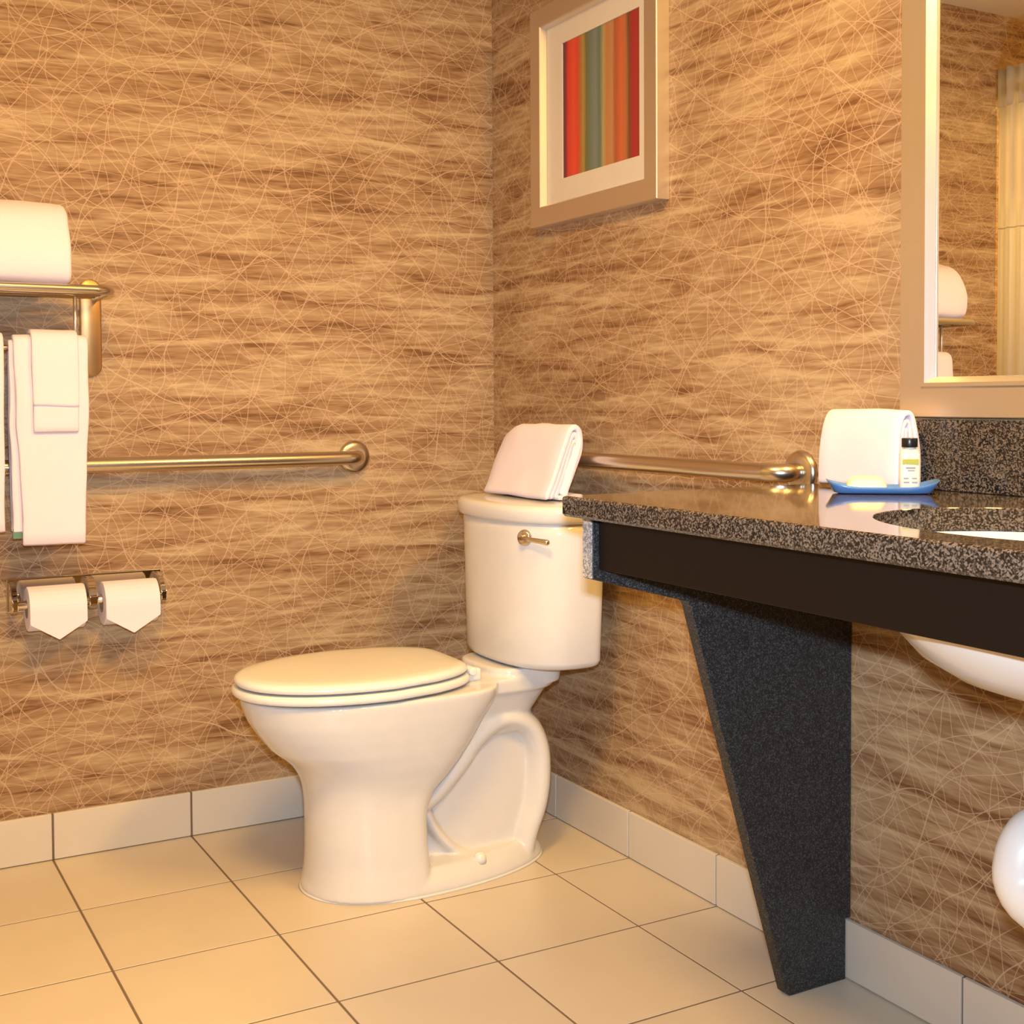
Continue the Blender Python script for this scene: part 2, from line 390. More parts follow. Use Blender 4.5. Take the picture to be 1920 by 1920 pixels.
# neck and tank deck
loft(bm, [egg(0, -0.25, -0.37, -0.205, 0.066, 0.285, 40, 3, 3), egg(0, -0.25, -0.40, -0.175, 0.082, 0.335, 40, 3, 3), egg(0, -0.26, -0.43, -0.145, 0.102, 0.378, 40, 3, 3),
          egg(0, -0.26, -0.44, -0.132, 0.110, 0.384, 40, 3.4, 3.4), egg(0, -0.26, -0.44, -0.130, 0.112, 0.414, 40, 3.4, 3.4), ])
loft(bm, [egg(0, -0.20, -0.30, -0.120, 0.108, 0.392, 40, 3.4, 3.4), egg(0, -0.20, -0.30, -0.116, 0.112, 0.432, 40, 3.4, 3.4)])
bowl = obj('bowl', bm, M['ceramic'], toilet)
def apply_mods(o):
    dg = bpy.context.evaluated_depsgraph_get(); me = bpy.data.meshes.new_from_object(o.evaluated_get(dg))
    o.modifiers.clear(); old = o.data; o.data = me; me.name = old.name + '_mesh'; bpy.data.meshes.remove(old)
    me.polygons.foreach_set('use_smooth', [True] * len(me.polygons))
md = bowl.modifiers.new('r', 'REMESH'); md.mode = 'VOXEL'; md.voxel_size = 0.0033; md.use_smooth_shade = True
md = bowl.modifiers.new('s', 'SMOOTH'); md.factor = 0.5; md.iterations = 14
apply_mods(bowl)
if not bowl.data.materials: bowl.data.materials.append(M['ceramic'])

def seat_ring(z, d=0.0, er=6.0):
    pts = egg(0, -0.56, -0.834 + d, -0.352 - d, 0.186 - d, z, 72, 2.1, er)
    for p in pts:                     # sides draw in towards the hinge
        t = max(0.0, (p.y + 0.56) / (-0.352 - d + 0.56)); p.x *= 1 - 0.34 * t ** 1.7
    return pts
bm = bmesh.new()
loft(bm, [seat_ring(0.4165, 0.010), seat_ring(0.4175, 0.004), seat_ring(0.4215, 0.0), seat_ring(0.429, 0.0), seat_ring(0.4335, 0.004), seat_ring(0.4345, 0.010)])
obj('seat', bm, M['seat'], toilet)
bm = bmesh.new()
loft(bm, [seat_ring(0.4385, 0.014), seat_ring(0.4395, 0.008), seat_ring(0.4435, 0.0045), seat_ring(0.449, 0.005), seat_ring(0.4535, 0.009), seat_ring(0.4565, 0.018), seat_ring(0.4580, 0.04), seat_ring(0.4590, 0.09)])
obj('lid', bm, M['seat'], toilet)
for sx in (-1, 1):   # bumpers that hold lid and seat apart
    for yb, zb in ((-0.70, 0.4130), (-0.70, 0.4355)):
        obj('bumper', bbox(sx * 0.120 - 0.010, sx * 0.120 + 0.010, yb - 0.007, yb + 0.007, zb - 0.002, zb + 0.0045, bev=0.001), M['seat'], toilet)
for sx in (-1, 1):
    bm = bbox(sx * 0.075 - 0.016, sx * 0.075 + 0.016, -0.362, -0.328, 0.412, 0.440, bev=0.006, seg=3)
    cyl(bm, (sx * 0.075 - 0.03, -0.354, 0.437), (sx * 0.075 + 0.03, -0.354, 0.437), 0.009, bev=0.002)
    obj('hinge', bm, M['seat'], toilet)
for sx in (-1, 1):
    bm = bmesh.new(); c0 = Vector((sx * 0.110, -0.345, 0.033))
    loft(bm, [[c0 + Vector((r * math.cos(a), r * math.sin(a), h)) for a in [2 * math.pi * k / 18 for k in range(18)]] for h, r in ((0, .014), (.012, .0135), (.018, .011), (.0215, .006), (.0225, .001))])
    obj('bolt_cap', bm, M['seat'], toilet)
def tank_ring(a, z, d=0.0, bf=0.130):
    return egg(0, -0.14, -0.14 - bf + d, -0.078 - d, a - d, z, 72, 2.5, 5.0)
bm = bmesh.new()
loft(bm, [tank_ring(0.196, 0.4335, 0.022), tank_ring(0.196, 0.4345, 0.012), tank_ring(0.197, 0.440, 0.003), tank_ring(0.199, 0.450), tank_ring(0.206, 0.55), tank_ring(0.2125, 0.65), tank_ring(0.217, 0.72), tank_ring(0.2185, 0.748)])
obj('tank', bm, M['ceramic'], toilet)
bm = bmesh.new()
def lid_ring(z, d): return tank_ring(0.231, z, d, 0.143)
loft(bm, [lid_ring(0.7455, 0.012), lid_ring(0.747, 0.007), lid_ring(0.752, 0.003), lid_ring(0.768, 0.0), lid_ring(0.777, 0.001), lid_ring(0.782, 0.005), lid_ring(0.7845, 0.012), lid_ring(0.785, 0.03)])
obj('tank_lid', bm, M['ceramic'], toilet)
# flush lever on the open (right hand) side of the tank front
lev = bmesh.new()
p0 = Vector((0.140, -0.2475, 0.716)); nrm = Vector((0.42, -0.9, 0)).normalized(); tan = Vector((0.9, 0.42, 0)).normalized()
cyl(lev, p0 - nrm * 0.006, p0 + nrm * 0.010, 0.0195, 0.0165, 28, 0.003)
cyl(lev, p0 + nrm * 0.009, p0 + nrm * 0.020, 0.0085, n=16, bev=0.001)
flv = obj('flush_lever', lev, M['nickel'], toilet)
bm = bmesh.new()
q = p0 + nrm * 0.017
tube(bm, [q - tan * 0.006, q + tan * 0.02 + Vector((0, 0, -.001)), q + tan * 0.045 + Vector((0, 0, -.003)), q + tan * 0.066 + Vector((0, 0, -.005)), q + tan * 0.070 + Vector((0, 0, -.005))], [0.004, 0.0048, 0.0055, 0.0062, 0.004], 14, None)
obj('handle', bm, M['nickel'], flv)
bm = bmesh.new()
loft(bm, [egg(0, -0.48, -0.6985, -0.1385, 0.1515, 0.0, 72, 2.1, 2.05), egg(0, -0.48, -0.6955, -0.1415, 0.1485, 0.004, 72, 2.1, 2.05)])
obj('caulk_bead', bm, M['caulk'], toilet)

# ------------------------------------------------------------------ vanity: counter, apron, panel, sink, trap
CX0, CX1, CY, CZ = 1.268, 3.25, -0.567, 0.860
counter = thing('vanity_counter', 'brown speckled polished granite counter beside the toilet', 'counter', (CX0, 0, 0.828))
SX, SY, SA, SB = 1.960, -0.310, 0.247, 0.190
bm = bmesh.new()
NS = 240
def out_pt(k, ins):
    """Point on the counter outline hit by the ray from the sink centre at angle step k."""
    a = 2 * math.pi * k / NS; dx, dy = math.cos(a), math.sin(a); t = 1e9
    x0, x1, y0, y1 = CX0 + ins, CX1 - ins, CY + ins, -0.0005
    if dx > 1e-9: t = min(t, (x1 - SX) / dx)
    if dx < -1e-9: t = min(t, (x0 - SX) / dx)
    if dy > 1e-9: t = min(t, (y1 - SY) / dy)
    if dy < -1e-9: t = min(t, (y0 - SY) / dy)
    return SX + dx * t, SY + dy * t
angs = []
ring_o = {}
import itertools
base_angles = [2 * math.pi * k / NS for k in range(NS)]
for cx_, cy_ in ((CX0, CY), (CX1, CY), (CX0, 0.0), (CX1, 0.0)):
    base_angles.append(math.atan2(cy_ - SY, cx_ - SX) % (2 * math.pi))
base_angles = sorted(set(round(a, 6) for a in base_angles))
def ray_rect(a, ins):
    dx, dy = math.cos(a), math.sin(a); t = 1e9
    x0, x1, y0, y1 = CX0, CX1, CY, -0.0005
    if dx > 1e-9: t = min(t, (x1 - SX) / dx)
    if dx < -1e-9: t = min(t, (x0 - SX) / dx)
    if dy > 1e-9: t = min(t, (y1 - SY) / dy)
    if dy < -1e-9: t = min(t, (y0 - SY) / dy)
    x, y = SX + dx * t, SY + dy * t
    return min(max(x, CX0 + ins), CX1 - ins), min(max(y, CY + ins), -0.0005)
def oring(z, ins): return [Vector((*ray_rect(a, ins), z)) for a in base_angles]
def iring(z, d=0.0): return [Vector((SX + (SA + d) * math.cos(a), SY + (SB + d) * math.sin(a), z)) for a in base_angles]
rings = [iring(0.829, 0.002), iring(0.832), iring(CZ - 0.0008), iring(CZ, 0.0008), oring(CZ, 0.004), oring(CZ - 0.0015, 0.0012), oring(CZ - 0.004, 0.0), oring(0.833, 0.0), oring(0.829, 0.003), iring(0.829, 0.002)]
loft(bm, rings, False, False); bmesh.ops.remove_doubles(bm, verts=bm.verts, dist=1e-5)
ct = obj('countertop', bm, M['granite'], None, smooth=True, sharp=25)
ct.parent = counter; ct.matrix_parent_inverse = Matrix.Translation(-counter.location)
def under(o, root):
    o.parent = root; o.matrix_parent_inverse = Matrix.Translation(-Vector(root.location)); return o
under(obj('apron', bbox(1.296, CX1, -0.520, -0.500, 0.748, 0.8285, bev=0.001), M['apron'], smooth=False), counter)
under(obj('backsplash', bbox(1.452, CX1, -0.0205, -0.0005, CZ + 0.0005, 0.971, bev=0.002), M['granite'], smooth=False), counter)
# side panel: bar under the counter tapering into a leg, notched over the baseboard
prof = [(-0.530, 0.8285), (-0.530, 0.733), (-0.352, 0.685), (-0.346, 0.676), (-0.146, 0.006), (-0.138, 0.0005), (-0.0125, 0.0005), (-0.0125, 0.107), (-0.001, 0.107), (-0.001, 0.8285)]
bm = bmesh.new()
vs = [bm.verts.new((1.270, y, z)) for y, z in prof]; f = bm.faces.new(vs)
r = bmesh.ops.extrude_face_region(bm, geom=[f])
for v in r['geom']:
    if isinstance(v, bmesh.types.BMVert): v.co.x = 1.294
bmesh.ops.bevel(bm, geom=[e for e in bm.edges if abs(e.verts[0].co.x - e.verts[1].co.x) < 1e-6], offset=0.0015, segments=1, affect='EDGES')
under(obj('side_panel', bm, M['laminate'], smooth=False), counter)

eb = under(obj('edge_band', bbox(1.2705, 1.2935, -0.5325, -0.5302, 0.7345, 0.8270), M['edge'], smooth=False), counter); eb['label'] = 'pale grey front edge of the side panel'
sink = thing('sink', 'white oval undermount sink set in the granite counter', 'sink', (SX, SY, 0.65))
bm = bmesh.new()
def srg(z, k, d=0.0): return [Vector((SX + (SA * k + d) * math.cos(t), SY + (SB * k + d) * math.sin(t), z)) for t in [2 * math.pi * i / 64 for i in range(64)]]
outer = [(0.8285, 1.09), (0.820, 1.085), (0.812, 1.03), (0.775, 0.99), (0.735, 0.91), (0.70, 0.76), (0.678, 0.58), (0.664, 0.36), (0.660, 0.14)]
inner = [(0.672, 0.13), (0.675, 0.34), (0.690, 0.56), (0.712, 0.73), (0.745, 0.87), (0.785, 0.945), (0.815, 0.98), (0.8285, 0.985)]
loft(bm, [srg(z, k) for z, k in outer + inner] + [srg(0.8285, 1.09)], False, False); bmesh.ops.remove_doubles(bm, verts=bm.verts, dist=1e-5)
under(obj('basin', bm, M['ceramic']), sink)
bm = bmesh.new(); cyl(bm, (SX, SY, 0.655), (SX, SY, 0.674), 0.033, bev=0.002); under(obj('drain', bm, M['chrome']), sink)

trap = thing('drain_trap', 'white insulated drain trap hanging below the sink', 'pipe', (SX, SY, 0.36))
bm = bmesh.new()
dirx = Vector((-0.86, -0.1, 0)).normalized(); A0 = Vector((SX, SY, 0.652)); sep = 0.066
path = [A0, A0 + Vector((0, 0, -.10)), A0 + Vector((0, 0, -.20))]
cz = 0.446; cen = Vector((SX, SY, cz)) + dirx * sep / 2
for k in range(0, 13):
    a = math.pi * k / 12; path.append(cen - dirx * math.cos(a) * sep / 2 + Vector((0, 0, -math.sin(a) * sep / 2 * 1.0)))
e0 = path[-1]
for k in range(1, 9):
    a = math.pi / 2 * k / 8; path.append(e0 + Vector((0, 0.04 * (1 - math.cos(a)), 0.04 * math.sin(a))))
path.append(Vector((path[-1].x, -0.012, path[-1].z + 0.004)))
rr = [0.024, 0.024, 0.027] + [0.031 + 0.004 * math.sin(math.pi * k / 12) for k in range(13)] + [0.030] * 8 + [0.027]
tube(bm, path, rr, 20); under(obj('trap_bend', bm, M['pipe']), trap)
bm = bmesh.new(); cyl(bm, (path[-1].x, -0.014, path[-1].z), (path[-1].x, -0.001, path[-1].z), 0.045, 0.05, bev=0.003); under(obj('escutcheon', bm, M['chrome']), trap)
bm = bmesh.new(); cyl(bm, A0 + Vector((0, 0, -.215)), A0 + Vector((0, 0, -.180)), 0.036, bev=0.004); under(obj('slip_nut', bm, M['pipe']), trap)
sup = thing('supply_line', 'white insulated water supply line beside the drain trap', 'pipe', (1.755, -0.07, 0.40))
bm = bmesh.new(); tube(bm, catmull([(1.735, -0.003, 0.43), (1.735, -0.05, 0.43), (1.738, -0.085, 0.445), (1.740, -0.092, 0.50), (1.77, -0.085, 0.60), (1.86, -0.07, 0.70), (1.90, -0.06, 0.80)], 6), 0.0155, 16)
under(obj('insulated_hose', bm, M['pipe']), sup)
bm = bmesh.new(); cyl(bm, (1.735, -0.010, 0.43), (1.735, -0.001, 0.43), 0.03, bev=0.002); under(obj('escutcheon', bm, M['chrome']), sup)

# ------------------------------------------------------------------ mirror
MX0, MX1, MZ0, MZ1 = 1.419, 2.62, 0.9735, 1.98
mir = thing('wall_mirror', 'large mirror in a champagne brushed metal frame above the counter', 'mirror', (MX0, 0, MZ0))
FW = 0.064
def frame_side(pts, name, mat, root, prof):
    """One mitred frame side: prof = (inset, y) pairs; pts = outer corner a -> b with inward unit vectors."""
    (a, ia), (b, ib) = pts
    bm = bmesh.new()
    ra = [Vector((a[0] + ia[0] * s, y, a[1] + ia[1] * s)) for s, y in prof]
    rb = [Vector((b[0] + ib[0] * s, y, b[1] + ib[1] * s)) for s, y in prof]
    loft(bm, [ra, rb])
    return under(obj(name, bm, mat, smooth=False), root)
def frame(root, x0, x1, z0, z1, prof, mat):
    c = [((x0, z0), (1, 1)), ((x1, z0), (-1, 1)), ((x1, z1), (-1, -1)), ((x0, z1), (1, -1))]
    for i in range(4): frame_side((c[i], c[(i + 1) % 4]), 'frame_side', mat, root, prof)
frame(mir, MX0, MX1, MZ0, MZ1, [(0, -0.0005), (0, -0.020), (0.002, -0.0225), (0.046, -0.0225), (0.049, -0.026), (0.055, -0.026), (0.064, -0.012), (0.064, -0.0005)], M['frame'])
bm = bmesh.new()
vs = [bm.verts.new(p) for p in ((MX0 + .06, -0.0105, MZ0 + .06), (MX1 - .06, -0.0105, MZ0 + .06), (MX1 - .06, -0.0105, MZ1 - .06), (MX0 + .06, -0.0105, MZ1 - .06))]; bm.faces.new(vs)
r = bmesh.ops.extrude_face_region(bm, geom=list(bm.faces))
for v in r['geom']:
    if isinstance(v, bmesh.types.BMVert): v.co.y = -0.004
under(obj('mirror_glass', bm, M['mirror'], smooth=False), mir)

# ------------------------------------------------------------------ picture
PX0, PX1, PZ0, PZ1 = 0.252, 0.768, 1.417, 1.930
pic = thing('framed_picture', 'striped red, teal and orange textile print in a champagne metal frame', 'picture', (PX0, 0, PZ0))
frame(pic, PX0, PX1, PZ0, PZ1, [(0, -0.0005), (0, -0.031), (0.0015, -0.0325), (0.044, -0.0325), (0.0465, -0.030), (0.049, -0.016), (0.049, -0.0005)], M['frame'])
bm = bmesh.new()
AX0, AX1, AZ0, AZ1 = 0.3665, 0.6785, 1.521, 1.833
def rect(x0, x1, z0, z1, y): return [Vector((x0, y, z0)), Vector((x1, y, z0)), Vector((x1, y, z1)), Vector((x0, y, z1))]
loft(bm, [rect(PX0 + .047, PX1 - .047, PZ0 + .047, PZ1 - .047, -0.008), rect(PX0 + .047, PX1 - .047, PZ0 + .047, PZ1 - .047, -0.0125), rect(AX0, AX1, AZ0, AZ1, -0.0125), rect(AX0, AX1, AZ0, AZ1, -0.008), ], False, False)
under(obj('mat_board', bm, M['mat'], smooth=False), pic)
bm = bmesh.new(); uvl = bm.loops.layers.uv.new('UVMap')
f = bm.faces.new([bm.verts.new(p) for p in rect(AX0 - .003, AX1 + .003, AZ0 - .003, AZ1 + .003, -0.0095)])
for lp, uvv in zip(f.loops, ((0, 0), (1, 0), (1, 1), (0, 1))): lp[uvl].uv = uvv
under(obj('print', bm, M['art'], smooth=False), pic)['label'] = 'woven stripe print in red, teal, orange and maroon'

# ------------------------------------------------------------------ grab bars
def grab_bar(label, wall, a, b, z, off=0.056, r=0.0165):
    """wall 'x0': bar along y on the plane x=0; wall 'y0': bar along x on the plane y=0."""
    P = (lambda s, d, h: Vector((d, s, h))) if wall == 'x0' else (lambda s, d, h: Vector((s, -d, h)))
    root = thing('grab_bar', label, 'grab bar', P((a + b) / 2, 0.0, z), 0, 'stainless grab bars')
    s = 1 if b > a else -1
    R = 0.038; pts = [P(a, 0.008, z), P(a, off - R, z)]
    for k in range(1, 9):
        t = math.pi / 2 * k / 8; pts.append(P(a + s * R * (1 - math.cos(t)), off - R + R * math.sin(t), z))
    pts.append(P((a + b) / 2, off, z))
    for k in range(0, 9):
        t = math.pi / 2 * k / 8; pts.append(P(b - s * R + s * R * math.sin(t), off - R + R * math.cos(t), z))
    pts.append(P(b, 0.008, z))
    bm = bmesh.new(); tube(bm, pts, r, 24); under(obj('bar', bm, M['nickel']), root)
    for e in (a, b):
        bm = bmesh.new()
        prof = ((0.0005, .040), (0.004, .0405), (0.009, .0385), (0.0125, .033), (0.014, .024), (0.0145, .0175))
        ax = P(0, 1, 0); u = P(1, 0, 0); c = P(e, 0, z)
        loft(bm, [[c + ax * d + (u * math.cos(t) + Vector((0, 0, 1)) * math.sin(t)) * rr for t in [2 * math.pi * k / 32 for k in range(32)]] for d, rr in prof])
        under(obj('flange', bm, M['nickel']), root)
grab_bar('long satin stainless grab bar on the towel rack wall', 'x0', -0.392, -1.46, 0.868)
grab_bar('satin stainless grab bar on the wall behind the toilet tank', 'y0', 1.168, 0.254, 0.872)

# ------------------------------------------------------------------ towel rack
YA, YB = -1.012, -1.600
rack = thing('towel_rack', 'satin metal hotel towel shelf with lower towel bar', 'towel rack', (0, (YA + YB) / 2, 1.06))
SZ, BZ, BX = 1.236, 1.118, 0.105
bm = bmesh.new()
# outer loop rail with rounded ends
Rr = 0.045; xf = 0.205
YR = YA + 0.010
pts = [Vector((0.008, YR, SZ)), Vector((xf - Rr, YR, SZ))]
for k in range(1, 9):
    t = math.pi / 2 * k / 8; pts.append(Vector((xf - Rr + Rr * math.sin(t), YR - Rr * (1 - math.cos(t)), SZ)))
for k in range(0, 9):
    t = math.pi / 2 * k / 8; pts.append(Vector((xf - Rr + Rr * math.cos(t), YB + Rr - Rr * math.sin(t), SZ)))
pts.append(Vector((0.008, YB, SZ)))
tube(bm, pts, 0.0095, 16); under(obj('shelf_rail', bm, M['nickel']), rack)
for x in (0.055, 0.108, 0.157):
    bm = bmesh.new(); cyl(bm, (x, YA, SZ), (x, YB, SZ), 0.0065, n=14); under(obj('shelf_rod', bm, M['nickel']), rack)
for y in (YA, YB):
    bm = bmesh.new()
    n_ = 20; hw = 0.023; z0, z1 = 1.062 + hw, 1.276 - hw
    ring = [(hw * math.cos(math.pi * k / n_), z1 + hw * math.sin(math.pi * k / n_)) for k in range(n_ + 1)] + [(hw * math.cos(math.pi + math.pi * k / n_), z0 + hw * math.sin(math.pi + math.pi * k / n_)) for k in range(n_ + 1)]
    def rr_(x, s): return [Vector((x, y + a * s, (z0 + z1) / 2 + (b - (z0 + z1) / 2) * (1 - (1 - s) * 0.25))) for a, b in ring]
    loft(bm, [rr_(0.0005, 1), rr_(0.006, 1), rr_(0.0085, 0.86)]); under(obj('wall_plate', bm, M['satin'], smooth=True, sharp=50), rack)
    bm = bmesh.new(); cyl(bm, (BX, y - math.copysign(0.05, y - (YA + YB) / 2), SZ), (BX, y - math.copysign(0.05, y - (YA + YB) / 2), BZ), 0.0042, n=12); under(obj('strut', bm, M['frame']), rack)
bm = bmesh.new(); cyl(bm, (BX, YA - 0.03, BZ), (BX, YB + 0.03, BZ), 0.0065, n=16, bev=0.002); under(obj('towel_bar', bm, M['nickel']), rack)

# ------------------------------------------------------------------ towels
def sheet(bm, path, t, place, s0, s1, ns=10, taper=None, tfun=None):
    """A thick cloth strip: 2-D path (a, b) thickened by t, swept from s0 to s1 and placed by place(s, a, b)."""
    P = [Vector((p[0], p[1])) for p in path]; L, Rt = [], []
    n = len(P)
    for i, p in enumerate(P):
        T_ = (P[min(i + 1, n - 1)] - P[max(i - 1, 0)]).normalized(); N_ = Vector((-T_.y, T_.x))
        th = t * (tfun(i / (n - 1)) if tfun else 1.0) * 0.5
        L.append((p, N_, th))
    def section(k):
        pts = [p + N_ * th * k for p, N_, th in L]
        p, N_, th = L[-1]; T_ = Vector((N_.y, -N_.x)); pts.append(p + T_ * th * 0.8 * k)
        pts += [p - N_ * th * k for p, N_, th in reversed(L)]
        p, N_, th = L[0]; T_ = Vector((N_.y, -N_.x)); pts.append(p - T_ * th * 0.8 * k)
        return pts
    e = t * 0.35 * (1 if s1 > s0 else -1)
    st = [(s0, 0.45), (s0 + e * .35, 0.8), (s0 + e, 1.0)] + [(s0 + e + (s1 - s0 - 2 * e) * k / ns, 1.0) for k in range(1, ns)] + [(s1 - e, 1.0), (s1 - e * .35, 0.8), (s1, 0.45)]
    sm = (s0 + s1) / 2
    rings = []
    for s, k in st:
        ring = []
        for q in section(k):
            ss = s if taper is None else sm + (s - sm) * taper(q[1])
            ring.append(place(ss, q[0], q[1]))
        rings.append(ring)
    loft(bm, rings)
def c2(pts, sub=6): return [(v.x, v.y) for v in catmull([(a, b, 0) for a, b in pts], sub)]

onwall = lambda s, a, b: Vector((a, s, b))       # section in x-z, swept along y
alongx = lambda s, a, b: Vector((s, a, b))       # section in y-z, swept along x

# bath towel folded on the shelf: nested folds, round front, flat underside
bm = bmesh.new()
zb = SZ + 0.0105
def dome(k): # k = inset
    x0, x1, h = 0.018 + k, 0.197 - k * 0.8, 0.178 - k
    return c2([(x0, zb + 0.014 + k * .15), (x0 + 0.003, zb + h * 0.6), (x0 + 0.022, zb + h * 0.98), (x0 + (x1 - x0) * 0.50, zb + h * 0.97), (x0 + (x1 - x0) * 0.80, zb + h * 0.80), (x1 - 0.003, zb + h * 0.46), (x1 - 0.003, zb + 0.024 + k * .15), (x1 - 0.026, zb + 0.012 + k * .15), (x0 + 0.035, zb + 0.012 + k * .15)], 5)
for k in range(4):
    sheet(bm, dome(0.012 + 0.021 * k), 0.0225, onwall, -1.083 - 0.003 * k, -1.565 + 0.003 * k, 14)
wobble(bm, 0.004, 14, 2.0)
tag(obj('bath_towel', bm, M['towel']), 'thick folded white bath towel lying on top of the metal shelf', 'towel')

def hang(label, y0, y1, zf, zbk, layers=2, t=0.011, off=0.0, seed=0.0, dx=0.0, taperk=0.0, name='hand_towel', split=False):
    bm = bmesh.new()
    for k in range(layers):
        d = 0.0075 + t * (k + 0.5) + off
        top = BZ + d
        pth = c2([(BX - d * 0.9 + 0.0, zbk + 0.012 * k), (BX - d, BZ - 0.12), (BX - d, BZ - 0.02), (BX - d * 0.75, top - d * 0.35), (BX, top), (BX + d * 0.75, top - d * 0.35), (BX + d, BZ - 0.02), (BX + d + dx, BZ - 0.12), (BX + d * 0.95 + dx, (BZ + zf) / 2), (BX + d * 0.9 + dx, zf + 0.004 * (layers - 1 - k))], 6)
        tf = (lambda q: 1.0 - 0.16 * math.exp(-((q - 0.915) / 0.012) ** 2) - 0.16 * math.exp(-((q - 0.945) / 0.012) ** 2)) if name == 'hand_towel' else None
        tap = (lambda z: 1.0 - taperk * max(0, min(1, (BZ - z) / (BZ - zf)))) if taperk else None
        if split and k == 0:      # inner fold sits a little further from the toilet and ends higher
            pth = [(a, max(b, zf + 0.026)) if a > BX else (a, b) for a, b in pth]
            sheet(bm, pth, t, onwall, y0 - 0.012, y1 - 0.008, 10, lambda z: 1.0 - 0.03 * max(0, min(1, (BZ - z) / (BZ - zf))), tf)
        else:
            sheet(bm, pth, t, onwall, y0, y1, 10, tap, tf)
    wobble(bm, 0.0035, 11, seed)
    return tag(obj(name, bm, M['towel']), label, 'towel', 'towels on the rack bar')
ht = hang('white hand towel hanging under the small washcloth, nearest the toilet', -1.040, -1.190, 0.712, 0.74, 2, 0.011, 0, 1.0, 0.004, 0.17, split=True)
bm = bbox(BX + 0.0185, BX + 0.0215, -1.196, -1.178, 0.724, 0.744)
o = under(obj('care_tag', bm, M['tag'], smooth=False), ht); o['label'] = 'small green and white care tag'
hang('small white washcloth draped over the hand towel nearest the toilet', -1.064, -1.156, 0.945, 0.97, 1, 0.010, 0.0225, 4.0, 0.005, 0.05, 'washcloth')
hang('white hand towel hanging at the left edge of the photo', -1.208, -1.375, 0.742, 0.76, 2, 0.0115, 0, 7.0, 0.004, 0.05)
hang('white hand towel on the far end of the rack bar, seen in the mirror', -1.400, -1.570, 0.73, 0.75, 2, 0.012, 0, 9.0, 0.004, 0.05)

# washcloth tent on the tank lid
bm = bmesh.new(); zt = 0.7865
for k in range(3):
    d = 0.0125 * k
    pth = c2([(-0.172 + d * 1.0, zt + 0.007), (-0.150 + d * .9, zt + 0.055), (-0.128 + d * .7, zt + 0.115), (-0.112 + d * .3, zt + 0.150 - d * 1.1), (-0.097 - d * .1, zt + 0.158 - d * 1.25), (-0.0865 - d * .45, zt + 0.145 - d * 1.2), (-0.089 - d * .5, zt + 0.110 - d * .6), (-0.106 - d * .5, zt + 0.065), (-0.120 - d * .3, zt + 0.030), (-0.126 - d * .2, zt + 0.010 + d * .2)], 6)
    sheet(bm, pth, 0.0128, alongx, 0.270 + 0.004 * k, 0.560 - 0.003 * k, 10)
sheet(bm, c2([(-0.145, zt + 0.0055), (-0.115, zt + 0.0055), (-0.088, zt + 0.009)], 6), 0.010, alongx, 0.30, 0.567, 8)
for v in bm.verts:
    k_ = max(0.0, (0.345 - v.co.x) / 0.075); v.co.z = zt + (v.co.z - zt) * (1 - 0.14 * k_ * k_)
wobble(bm, 0.0035, 16, 3.0)
for v in bm.verts: v.co.z = max(v.co.z, zt)
tag(obj('tent_towel', bm, M['towel']), 'small white towel folded into a tent on the toilet tank lid', 'towel')

# folded towel standing at the back corner of the counter
bm = bmesh.new(); zt = CZ + 0.0008
for k in range(3):
    d = 0.012 * k
    pth = c2([(-0.088 + d * .75, zt + 0.006), (-0.086 + d * .75, zt + 0.05), (-0.081 + d * .75, zt + 0.095), (-0.073 + d * .4, zt + 0.116 - d), (-0.063, zt + 0.1215 - d * 1.1), (-0.053 - d * .4, zt + 0.116 - d), (-0.045 - d * .75, zt + 0.09), (-0.041 - d * .75, zt + 0.05), (-0.040 - d * .75, zt + 0.006)], 6)
    sheet(bm, pth, 0.0095, alongx, 1.306 + 0.002 * k, 1.482 - 0.002 * k, 8, lambda z: 1.0 - 0.05 * (z - CZ) / 0.13)
wobble(bm, 0.0025, 15, 6.0)
for v in bm.verts: v.co.z = max(v.co.z, zt); v.co.y = min(v.co.y, -0.026)
tag(obj('counter_towel', bm, M['towel']), 'folded white towel standing on the counter behind the blue tray', 'towel')

# ------------------------------------------------------------------ toilet paper
tp = thing('toilet_paper_holder', 'chrome double toilet paper holder on the wall under the towels', 'paper holder', (0, -1.03, 0.56))
under(obj('back_plate', bbox(0.0005, 0.006, -1.196, -0.866, 0.553, 0.626, bev=0.002), M['chrome'], smooth=False), tp)
for y in (-1.187, -1.027, -0.876):
    bm = bmesh.new()
    hwid = 0.006 if y != -1.027 else 0.009
    pr_ = [(0.005, 0.558), (0.005, 0.622), (0.030, 0.620), (0.060, 0.600), (0.074, 0.585), (0.074, 0.566), (0.062, 0.556), (0.030, 0.556)]
    loft(bm, [[Vector((a, y - hwid, b)) for a, b in pr_], [Vector((a, y + hwid, b)) for a, b in pr_]])
    bmesh.ops.bevel(bm, geom=list(bm.edges), offset=0.0018, segments=2, affect='EDGES')
    under(obj('bracket', bm, M['chrome'], smooth=True, sharp=40), tp)
for y0, y1 in ((-1.182, -1.035), (-1.019, -0.881)):
    bm = bmesh.new(); cyl(bm, (0.061, y0, 0.575), (0.061, y1, 0.575), 0.009, n=16, bev=0.001); under(obj('roller', bm, M['chrome']), tp)
